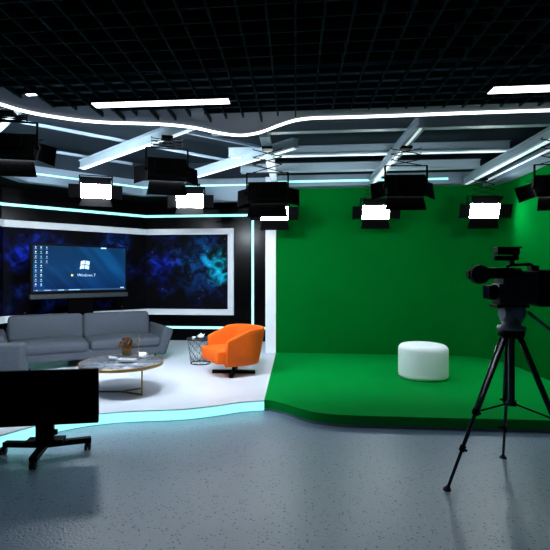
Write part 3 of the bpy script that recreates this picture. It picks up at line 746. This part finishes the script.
# ------------------------------------------------------------------ tripod and broadcast camera
T0 = Vector((1.53, 3.44))
def tl(px, py, d=3.27): return PD(px, py, d)
trp = thing('tripod', 'black camera tripod with grey fluid head standing before the green stage', 'tripod', (T0.x, T0.y, 0), YAW)
Ri = RZ(-YAW)
def loc_(v): return Ri @ (Vector(v) - Vector((T0.x, T0.y, 0)))
feet = [PZ(447, 490, .0), PZ(503, 458, .0)]
cen = Vector((T0.x, T0.y, 0)); f3 = cen*3 - feet[0] - feet[1]; f3.z = 0; feet.append(f3)
for i, f_ in enumerate(feet):
    fl_ = loc_(f_); d = fl_.normalized(); side = Vector((-d.y, d.x, 0)); top = d*.055 + Vector((0, 0, 1.065))
    def at_(t_): return top.lerp(fl_, t_)
    m = MB()
    for s_ in (-1, 1): m.tube([top+side*.022*s_, at_(.52)+side*.016*s_], .0115, 10)
    m.beam(top+side*.0, at_(.50), .018, .010); lg_ = m.build('leg', M['leg_metal'], trp)
    MB().cyl(at_(.40), at_(.74), .013, n=12).build('middle_section', M['leg_metal'], lg_)
    MB().cyl(at_(.70), at_(.985), .0105, n=12).build('lower_section', M['leg_metal'], lg_)
    for t_ in (.50, .735):
        MB().cyl(at_(t_-.018), at_(t_+.018), .026 if t_ < .6 else .020, n=14).cyl(at_(t_)+side*.02, at_(t_)+side*.045, .009, n=10).build('leg_clamp', M['black'], lg_)
    MB().cyl(at_(.975), fl_+Vector((0, 0, .004)), .014, .022, n=14).cyl(fl_+Vector((0, 0, .012)), fl_, .026, .028, n=14).build('rubber_foot', M['rubber'], lg_)
    MB().tube([Vector((0, 0, .585)), at_(.50)], .007, 8).build('spreader_arm', M['black'], trp)
MB().cyl((0, 0, .57), (0, 0, 1.06), .022, n=16).cyl((0, 0, .565), (0, 0, .60), .034, n=16).build('centre_column', M['leg_metal'], trp)
MB().lathe([(.05, 1.045), (.085, 1.06), (.088, 1.10), (.07, 1.105)], n=30).build('bowl', M['black'], trp)
MB().lathe([(.065, 1.10), (.090, 1.105), (.094, 1.118), (.090, 1.13), (.062, 1.136), (.060, 1.20)], n=30).build('head_base', M['grey_metal'], trp)
h_ = MB().cushion((0, 0, 1.215), (.13, .12, .13), .03, n=10); h_.cyl((-.085, -.03, 1.225), (-.04, -.03, 1.225), .05, n=24); h_.cyl((.04, 0, 1.225), (.082, 0, 1.225), .045, n=24)
h_.build('fluid_head', M['grey_metal'], trp)
MB().bb(-.13, .10, -.055, .055, 1.262, 1.285).build('camera_plate', M['black'], trp, bevel=.004)
ha = Vector((.085, -.05, 1.235)); hb_ = Vector((.215, -.14, 1.095)); hc = Vector((.31, -.20, .995))
MB().tube([ha, hb_], .011, 10).build('pan_bar', M['grey_metal'], trp)['label'] = 'grey pan bar'
MB().tube([hb_, hc], .017, 12).build('grip', M['rubber'], trp)

cam0 = Vector((T0.x, T0.y, 1.2855))
vc = thing('video_camera', 'black broadcast video camera mounted on the tripod and pointing left', 'video camera', cam0, YAW+rad(-3))
PXM = 3.27/F     # metres per picture pixel at the tripod
m = MB(); m.cushion((.035, 0, .12), (.25, .15, .235), .02, n=8); m.build('body', M['cam_body'], vc)
m = MB().cushion((-.062, 0, .075), (.10, .135, .15), .018, n=8); m.bb(-.10, -.03, -.055, .055, .0, .03); m.build('front_block', M['cam_body'], vc)
m = MB().cushion((.285, 0, .115), (.26, .145, .26), .018, n=8)
for k_ in range(7): m.box((.19+.03*k_, -.074, .10), (.010, .008, .15))
m.bb(.16, .40, -.05, .05, -.012, .0)
m.build('battery_pack', M['black'], vc)
m = MB()
for k_ in range(9): m.box((.135, -.078, .03+.018*k_), (.022, .006, .011))
m.build('side_buttons', M['leg_metal'], vc)
m = MB().cyl((-0.0730, 0, .085), (-0.1230, 0, .085), .052, .056, n=28).cyl((-0.1230, 0, .085), (-0.1330, 0, .085), .047, n=28)
ln = m.build('lens', M['black'], vc)
MB().box((-0.1530, 0, .085), (.045, .115, .10)).build('lens_hood', M['black_soft'], ln, bevel=.006)
MB().cyl((-0.1765, 0, .085), (-0.1775, 0, .085), .040, n=28).build('lens_glass', M['glass'], ln)
# viewfinder: long tube with the big round eye cup on the near side
m = MB(); m.T = Matrix.Translation((-.045, 0, .045)); m.cyl((.05, -.10, .175), (-.20, -.10, .175), .038, n=24); m.box((-.10, -.10, .175), (.20, .07, .07)); m.cyl((.02, -.10, .175), (.02, .0, .175), .014, n=12)
vf = m.build('viewfinder', M['black'], vc)
EC = MB(); EC.T = Matrix.Translation((-.045, 0, .045)); EC.cyl((-.232, -.152, .166), (-.232, -.11, .166), .064, .066, n=36).cyl((-.232, -.11, .166), (-.232, -.07, .166), .066, .05, n=36).build('eye_cup', M['rubber'], vf)
VE = MB(); VE.T = Matrix.Translation((-.045, 0, .045)); VE.bb(-.300, -.26, -.135, -.085, .135, .195).cyl((-.300, -.11, .165), (-.306, -.11, .165), .024, n=20).build('viewfinder_end', M['black'], vf, bevel=.004)
hn = MB().tube([(-.03, 0, .23), (-.028, 0, .268), (.0, 0, .28), (.13, 0, .284), (.155, 0, .27), (.16, 0, .19)], .012, 10); hn.box((.15, 0, .24), (.05, .06, .07)); hn.build('handle', M['black'], vc)
mi = MB().cyl((-.12, 0, 0.327), (.03, 0, 0.327), .018, n=18).box((.0, 0, 0.310), (.03, .03, .05)); mi.build('microphone', M['black'], vc)
m = MB().box((-.035, 0, 0.379), (.15, .08, .055)).box((.03, 0, 0.342), (.03, .03, .06)); m.box((-.0, .0, 0.402), (.12, .07, .012)); m.build('top_light', M['black'], vc, bevel=.004)
MB().cyl((.012, -.041, 0.367), (.012, -.045, 0.367), .008, n=12).build('tally_light', M['red_lamp'], vc)['label'] = 'small dark red lamp'

# ------------------------------------------------------------------ world, camera, view
w = bpy.data.worlds.new('World'); S.world = w; w.use_nodes = True
w.node_tree.nodes['Background'].inputs[0].default_value = (.38, .60, .95, 1); w.node_tree.nodes['Background'].inputs[1].default_value = .035
cd = bpy.data.cameras.new('Camera'); co = bpy.data.objects.new('Camera', cd); COL.objects.link(co)
co.location = (0, 0, H); co.rotation_euler = (PI/2, 0, YAW)
cd.sensor_width = 36; cd.lens = F/550*36; cd.shift_x = (275-CX)/550; cd.shift_y = -(275-CY)/550
S.camera = co
S.view_settings.view_transform = 'Standard'; S.view_settings.look = 'None'; S.view_settings.exposure = 0; S.view_settings.gamma = 1
